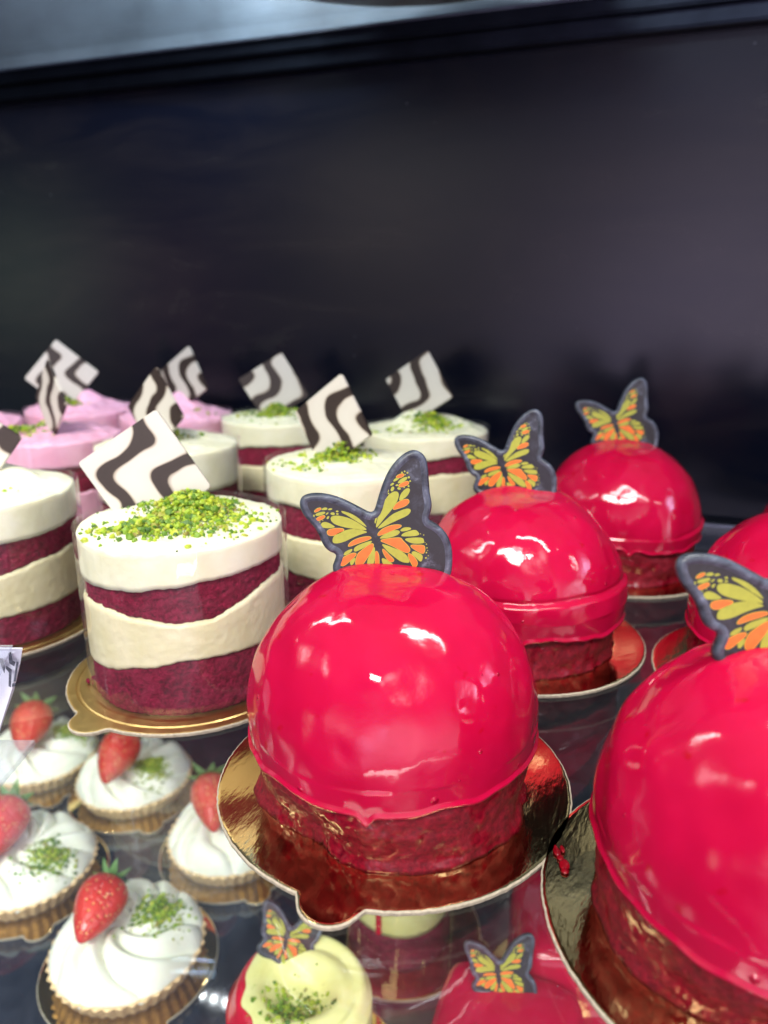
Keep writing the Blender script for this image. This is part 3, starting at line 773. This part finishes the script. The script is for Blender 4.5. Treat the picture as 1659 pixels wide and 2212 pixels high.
place_layer((-.209, .510), R(160), 'pink topped layered cake by the wall with a broad flat chocolate square', 'satin gold board under the far pink layered cake', 137,
    kind='pink', group=PG, H=.0590, lv=(.013, .029, .0440), swirl=.0075, sq=(-.012, .004, .0210, R(14), R(8), R(4), T[0], 1.08), spots=[(180, -.008, -.004, .006, .004, .0011, .005)])
place_layer((-.137, .487), R(160), 'pink topped layered cake by the wall beside the white cakes, chocolate square turned away', 'satin gold board under the pink cake beside white ones', 139,
    kind='pink', group=PG, H=.0585, lv=(.013, .029, .0370), swirl=.0075, sq=(.004, .010, .0205, R(-32), R(6), R(-12), T[2], 1.0), spots=[(40, .004, -.008, .012, .006, .001, 0)])
place_layer((-.262, .452), R(160), 'pink topped layered cake at the photo edge with loose clear collar', 'satin gold board under the pink cake at photo edge', 149,
    kind='pink', group=PG, H=.0590, lv=(.013, .029, .0440), swirl=.005, sq=(-.014, .004, .0150, R(10), R(6), R(0), T[4], 1.0))

# crumb lying on the front layered cake's board
bm = bmesh.new(); rc = random.Random(3); cx_, cy_ = at(208, 1482)
for k in range(14): crumb(bm, (cx_+rc.gauss(0, .0010), cy_+rc.gauss(0, .0010), .0024+rc.uniform(-.0006, .0012)), .0009, rc)
tag(obj('cake_crumb', bm, M['sponge'], None, False), 'red sponge crumb lying on the satin board of the front layered cake', 'crumb')
bm = bmesh.new()
for px, py in ((283, 1535), (303, 1536)):
    q = at(px, py)
    for k in range(3): crumb(bm, (q[0]+rc.gauss(0, .0005), q[1]+rc.gauss(0, .0004), .0020), .0008, rc)
o = obj('pistachio_crumbs', bm, M['pist'], None, False)
tag(o, 'few green pistachio crumbs fallen on the satin board edge', 'crumbs'); o['kind'] = 'stuff'

# ------------------------------------------------------------------ price tag
tg = thing('price_tag', 'white printed price tag in a clear acrylic stand at the photo edge', 'price tag', (-.13, .19, 0))
def quad_plate(name, pts, th, mat):
    bm = bmesh.new(); P = [Vector(p)-Vector(tg.location) for p in pts]
    nn = (P[1]-P[0]).cross(P[2]-P[0]).normalized()*th/2
    f = [bm.verts.new(p+nn) for p in P]; b = [bm.verts.new(p-nn) for p in P]; m_ = len(P)
    bm.faces.new(f); bm.faces.new(b[::-1])
    for i in range(m_): bm.faces.new((f[i], b[i], b[(i+1) % m_], f[(i+1) % m_]))
    return obj(name, bm, mat, tg, smooth=False)
def p3(px, py, z, dy=0):
    x, y = at(px, py, z); return (x, y+dy, z)
A = p3(49, 1400, .034); Bq = p3(-12, 1612, .0035)
quad_plate('paper_card', [(-.16, A[1]+.001, .034), A, p3(44, 1432, .0285), p3(30, 1492, .0195), Bq, (-.16, Bq[1], .0035)], .0004, M['white'])
quad_plate('acrylic_front', [(-.16, A[1]-.0025, .036), (p3(26, 1395, .036)[0], A[1]-.0025, .036), (Bq[0]-.0065, Bq[1]-.0025, .003), (-.16, Bq[1]-.0025, .003)], .0012, M['acrylic'])
c1 = at(78, 1614); c0 = at(-8, 1718)
quad_plate('acrylic_base', [(-.16, c1[1]+.0005, .0016), (c1[0], c1[1], .0016), (c0[0], c0[1], .0016), (-.16, c0[1], .0016)], .0018, M['acrylic'])
def ink(pix):
    P = []
    for px, py in pix:
        f = (py-1400)/(1612-1400); z = .034 + (.0035-.034)*f
        P.append(Vector(p3(px, py, z, -.0006)))
    quad_plate('ink_mark', P, .0001, M['ink'])
ink([(21, 1408), (26, 1406), (30, 1425), (36, 1428), (33, 1437), (22, 1430)])
ink([(38, 1427), (43, 1427), (36, 1470), (32, 1470)])
ink([(16, 1436), (28, 1444), (26, 1482), (21, 1480), (22, 1450), (15, 1442)])
ink([(29, 1474), (36, 1473), (35, 1480), (28, 1482)])
ink([(-2, 1420), (8, 1420), (14, 1440), (12, 1452), (2, 1428)])

# ================================================================== LOWER SHELF
TG = 'gold boards on the lower shelf'
def low(px, py): return at(px, py, ZL)
def place_tart(px, py, label, blabel, seed, berry, clump, few=70, n=900, sc_=1.0, rz=0):
    x, y = low(px, py)
    board('small', (x, y, ZL+.0001), R(-60), blabel, TG)
    q = at(clump[0], clump[1], ZL+.030); cx, cy = q[0]-x, q[1]-y
    spots = [(n, cx, cy, .0054*sc_, .0048*sc_, .0009, .0035), (few, cx-.003, cy-.008, .008, .005, .0008, 0)]
    return tart((x, y), ZL, label, seed, berry, spots, rz)
place_tart(283, 2078, 'nearest strawberry cream tart on the lower shelf with fluted shell in plain view', 'gold board under the nearest strawberry tart', 201,
    ((240, 1902, -.157), (172, 2038, -.163), 1.0), (345, 1962))
place_tart(66, 1900, 'strawberry cream tart at the photo edge in front of the price tag', 'gold board under the tart at the photo edge', 203,
    ((28, 1735, -.157), (-45, 1870, -.163), .85), (105, 1838))
place_tart(295, 1708, 'strawberry cream tart under the front layered cake board', 'gold board under the tart below the layered cake', 207,
    ((272, 1590, -.154), (226, 1692, -.161), .85), (325, 1652), 30)
place_tart(95, 1660, 'blurred strawberry cream tart seen through the glass beside the price tag', 'gold board under the blurred tart beside the tag', 211,
    ((78, 1530, -.154), (46, 1622, -.161), .85), (150, 1572), 30)
place_tart(503, 1835, 'strawberry cream tart half hidden by the front dome cake board', 'gold board under the half hidden tart', 223,
    ((452, 1680, -.152), (464, 1798, -.164), .85), (590, 1720), 20)

# butter cream cup cake with butterfly
def cup_cake(pt, label, H=.0525, rad=.0300):
    t = thing('cream_cake', label, 'cake', (pt[0], pt[1], ZL+BT)); n = 160
    bm = bmesh.new()
    grid_rings(bm, [[((rad-.001+.0006*nz(math.cos(6.2832*i/n)*9, math.sin(6.2832*i/n)*9, z*300))*math.cos(6.2832*i/n), (rad-.001)*math.sin(6.2832*i/n), z) for i in range(n)] for z in [k*.004 for k in range(10)]], close_bot=(0, 0, 0), close_top=(0, 0, .036))
    obj('sponge_body', bm, M['sponge'], t)
    def top(x, y):
        r = math.hypot(x, y)/rad
        if r >= 1: return None
        th = math.atan2(y, x)
        sp = (th/(2*math.pi) + r*2.1 + .45) % 1.0
        h = H - .0075*(1-sst(.22, .62, r + .03*math.sin(2*th))) - .0065*sst(.78, 1.0, r)**2
        h += .0018*math.sin(math.pi*sp)*sst(.15, .4, r)*(1-sst(.9, 1, r)) + .0006*nz(x, y, 0, 90, 5)
        return h
    rings = [[(rad*math.cos(6.2832*i/n), rad*math.sin(6.2832*i/n), .022+.003*nz(math.cos(6.2832*i/n)*2, math.sin(6.2832*i/n)*2, 4)+(H-.0075-.022)*s/6) for i in range(n)] for s in range(7)]
    for s in range(44):
        f = .995*(1-s/44); rings.append([(rad*f*math.cos(6.2832*i/n), rad*f*math.sin(6.2832*i/n), top(rad*f*math.cos(6.2832*i/n), rad*f*math.sin(6.2832*i/n))) for i in range(n)])
    bm = bmesh.new(); grid_rings(bm, rings, close_top=(0, 0, top(0, 0)))
    obj('buttercream', bm, M['butter'], t)
    bm = bmesh.new(); V = []          # coulis running down one side
    for i in range(61):
        a = R(118) + R(135)*i/60; w = math.sin(math.pi*i/60)**.5
        row = []
        for s in range(15):
            f = s/14
            if f < .35:
                r = rad*(1-.26*w*(1-f/.35)*(.8+.35*nz(i*.12, 0, 3))); z = (top(r*.994*math.cos(a), r*.994*math.sin(a)) or H-.007)+.0008*math.sin(math.pi*min(1, f*3+.05)); r = r*.996+.0006*f
            else: r = rad+.0011*w+.0003; z = (H-.0075) - (H-.008)*(f-.35)/.65
            row.append(bm.verts.new((r*math.cos(a), r*math.sin(a), z)))
        V.append(row)
    for p_, q_ in zip(V, V[1:]):
        for k in range(14): bm.faces.new((p_[k], q_[k], q_[k+1], p_[k+1]))
    obj('red_coulis', bm, M['coulis'], t)
    crumbs(t, top, [(260, -.002, -.006, .0065, .0060, .0009, .002), (50, -.006, -.014, .008, .004, .0008, 0)], 77)
    butterfly(t, (-.0110, .0130, H+.001), R(20), R(28), R(-42), .88)
    return t
c1_ = (-.0350, .2440)
board('small', (c1_[0], c1_[1], ZL+.0001), R(20), 'gold board under the yellow cream cake', TG)
cup_cake(c1_, 'yellow cream swirl cake with red sauce, pistachio and butterfly on the lower shelf')
# small layered cake under the front dome's board
c2_ = (.0080, .3260)
board('small', (c2_[0], c2_[1], ZL+.0001), R(-20), 'gold board under the small collared cake below the front dome', TG)
def small_layered(pt, label):
    t = thing('collared_cake', label, 'cake', (pt[0], pt[1], ZL+BT)); n = 120; rad = .0285
    def cyl(name, z0, z1, r, mat, wv=.0):
        bm = bmesh.new(); rings = []
        for s in range(9):
            rings.append([(r*math.cos(6.2832*i/n), r*math.sin(6.2832*i/n), z0+wv*math.sin(6.2832*i/n*2+1)*(1-s/8)+(z1-z0)*s/8) for i in range(n)])
        grid_rings(bm, rings, close_bot=(0, 0, z0), close_top=(0, 0, z1)); return obj(name, bm, mat, t)
    cyl('sponge_bottom', 0, .022, rad-.001, M['sponge'])
    cyl('cream_top', .0225, .045, rad-.0006, M['butter'], .0018)
    bm = bmesh.new()
    for a in (R(-112),):
        for s in range(10):
            z = .024+.021*s/9
            bmesh.ops.create_icosphere(bm, subdivisions=2, radius=1, matrix=Matrix.Translation((rad*math.cos(a), rad*math.sin(a), z)) @ Matrix.Diagonal((.0016, .0012, .0022, 1)))
    obj('sauce_drip', bm, M['coulis'], t)
    bm = bmesh.new(); V = [[bm.verts.new(((rad+.0006)*math.cos(6.2832*i/n), (rad+.0006)*math.sin(6.2832*i/n), z)) for i in range(n)] for z in (.0005, .025, .050)]
    for a_, b_ in zip(V, V[1:]):
        for i in range(n): bm.faces.new((a_[i], a_[(i+1) % n], b_[(i+1) % n], b_[i]))
    obj('clear_collar', bm, M['acetate'], t)
small_layered(c2_, 'small collared cake of cream on red sponge seen below the front dome board')

# glazed square cakes
def square_cake(pt, rz, label, hx, hy, hz, seed, fly=None):
    t = thing('square_cake', label, 'cake', (pt[0], pt[1], ZL+BT), rz, 'red glazed square cakes on the lower shelf')
    bm = bmesh.new(); n = 128; rings = []
    def se(c, e): return math.copysign(abs(c)**e, c)
    for k in range(40):
        v = (math.pi/2)*(k/39)**1.0*.985
        cv, sv = se(math.cos(v), .28), se(math.sin(v), .28)
        rings.append([(hx*cv*se(math.cos(6.2832*i/n), .36), hy*cv*se(math.sin(6.2832*i/n), .36), .004+hz*sv+.0007*nz(cv*math.cos(6.2832*i/n)*2, cv*math.sin(6.2832*i/n)*2, seed)) for i in range(n)])
    grid_rings(bm, rings, close_top=(0, 0, rings[-1][0][2]-.0006))
    obj('glaze', bm, M['glaze'], t)
    bm = bmesh.new()
    grid_rings(bm, [[(hx*.94*se(math.cos(6.2832*i/n), .4), hy*.94*se(math.sin(6.2832*i/n), .4), z) for i in range(n)] for z in (0, .0025, .005)], close_bot=(0, 0, 0), close_top=(0, 0, .005))
    obj('sponge_base', bm, M['soaked'], t)
    if fly: butterfly(t, *fly)
h1 = (.0490, .2300); h2 = (.0905, .2820)
board('small', (h1[0], h1[1], ZL+.0001), R(-40), 'gold board under the square cake with the butterfly', TG)
board('small', (h2[0], h2[1], ZL+.0001), R(-40), 'gold board under the plain square cake', TG)
square_cake(h1, WA, 'red glazed square cake with a butterfly at the bottom of the photo', .031, .031, .046, 3, fly=((-.006, .012, .0500), R(17), R(22), R(-14), .86))
square_cake(h2, WA+R(12), 'plain red glazed square cake between two boards on the lower shelf', .030, .030, .052, 5)

# LED tape under the back edge of the glass shelf
lt = case_root('led_strip', 'lit LED strip under the glass shelf, mirrored as bright dots below', 'lamp')
case_box('tape', -.48, -.25, .090, .100, -.0085, -.0070, M['pcb'], lt)
for k in range(21):
    bm = bmesh.new()
    bmesh.ops.create_uvsphere(bm, u_segments=10, v_segments=6, radius=.0017, matrix=Matrix.Translation((-.468+.0104*k, -.095, -.0095)))
    obj('led_bulb', bm, M['led'], lt)

# ================================================================== LIGHT
def area(name, loc, target, sx, sy, power, col, rz=None):
    d = bpy.data.lights.new(name, 'AREA'); d.shape = 'RECTANGLE'; d.size = sx; d.size_y = sy; d.energy = power; d.color = col
    if name == 'case_lamp': d.spread = R(136)
    if name == 'lower_fill': d.spread = R(132)
    o = bpy.data.objects.new(name, d); COL.objects.link(o); o.location = loc
    if rz is not None: o.rotation_euler = (0, 0, rz)
    else:
        v = Vector(target)-Vector(loc); o.rotation_euler = v.to_track_quat('-Z', 'Y').to_euler()
    return o
COOL = (.98, 1, .97)
for k in (-1, 0, 1, 2):
    x, y = -.2 + .315*k, .234 - .1085*k
    area('case_lamp', (x, y, .276), None, .18, .022, .30, COOL, WA)
for k in (0, 1, 2):       # unseen fill strips added below the glass to brighten the lower shelf
    x, y = -.25 + .315*k, .150 - .1085*k
    area('lower_fill', (x, y, -.010), (x*.95, y+.21, ZL+.02), .20, .012, .21, COOL)
area('front_fill', (-.5, -1.2, 1.5), (0, .25, 0), .9, .35, 45, (1, .96, .92))  # fill added behind the camera to brighten the cake fronts
area('patch_fill', (-.085, .455, .365), (-.08, .53, .295), .16, .02, .70, (.92, .97, 1))  # unseen lamp added to make the bluish patch on the upper panel

wd = bpy.data.worlds.new('World'); sc.world = wd; wd.use_nodes = True; nt = wd.node_tree
bg = nt.nodes['Background']
tc = N(nt, 'ShaderNodeTexCoord')
# the dim shop round the case: dark, with soft coloured glows and a lit ceiling
acc = None
def blob(d, k, col, st):
    global acc
    dv = N(nt, 'ShaderNodeVectorMath', operation='DOT_PRODUCT'); L(nt, tc.outputs['Generated'], dv.inputs[0]); dv.inputs[1].default_value = Vector(d).normalized()
    f = math_n(nt, 'MULTIPLY', math_n(nt, 'POWER', math_n(nt, 'MAXIMUM', dv.outputs['Value'], 0), k), st)
    v = N(nt, 'ShaderNodeVectorMath', operation='SCALE'); v.inputs[0].default_value = col; L(nt, f, v.inputs[3])
    if acc is None: acc = v.outputs[0]
    else:
        ad = N(nt, 'ShaderNodeVectorMath', operation='ADD'); L(nt, acc, ad.inputs[0]); L(nt, v.outputs[0], ad.inputs[1]); acc = ad.outputs[0]
blob((0, 0, 1), 2.5, (.98, 1, 1), .35)
blob((-.26, -1, .0), 30, (.92, .80, 1), 2.0)
blob((-.28, -1, -.06), 70, (.62, .40, 1), .9)
blob((.93, -.30, .32), 110, (.88, .70, 1), 20)
blob((.97, -.02, .22), 260, (.92, .75, 1), 9)
blob((.86, -.50, .02), 130, (.92, .80, 1), 5)
blob((.70, -.55, -.12), 60, (1, .70, .88), 2.2)
blob((.23, -.68, .71), 160, (1, .95, .95), 5)
blob((.05, -.80, .62), 260, (1, .95, .95), 4)
blob((-.88, .01, .52), 420, (1, .97, .97), 7)
blob((-.74, -.22, .60), 420, (1, .97, .97), 7)
blob((-.60, -.75, .10), 120, (1, .85, .85), 1.2)
blob((.30, -1, -.05), 12, (1, .82, .92), 2.3)
blob((-.885, -.465, .026), 260, (.75, 1, .72), 1.5)
blob((-.825, -.562, .004), 260, (1, .25, .5), .55)
blob((-.62, -.85, .24), 120, (.7, .9, .85), .5)
ad = N(nt, 'ShaderNodeVectorMath', operation='ADD'); L(nt, acc, ad.inputs[0]); ad.inputs[1].default_value = (.010, .014, .045)
L(nt, ad.outputs[0], bg.inputs['Color']); bg.inputs['Strength'].default_value = 1.0

sc.render.engine = 'CYCLES'
sc.cycles.use_denoising = True
sc.cycles.max_bounces = 14; sc.cycles.transparent_max_bounces = 24; sc.cycles.glossy_bounces = 6; sc.cycles.transmission_bounces = 8
sc.cycles.caustics_reflective = False; sc.cycles.sample_clamp_indirect = 6
sc.view_settings.view_transform = 'Standard'; sc.view_settings.look = 'None'; sc.view_settings.exposure = 0.22; sc.view_settings.gamma = 1
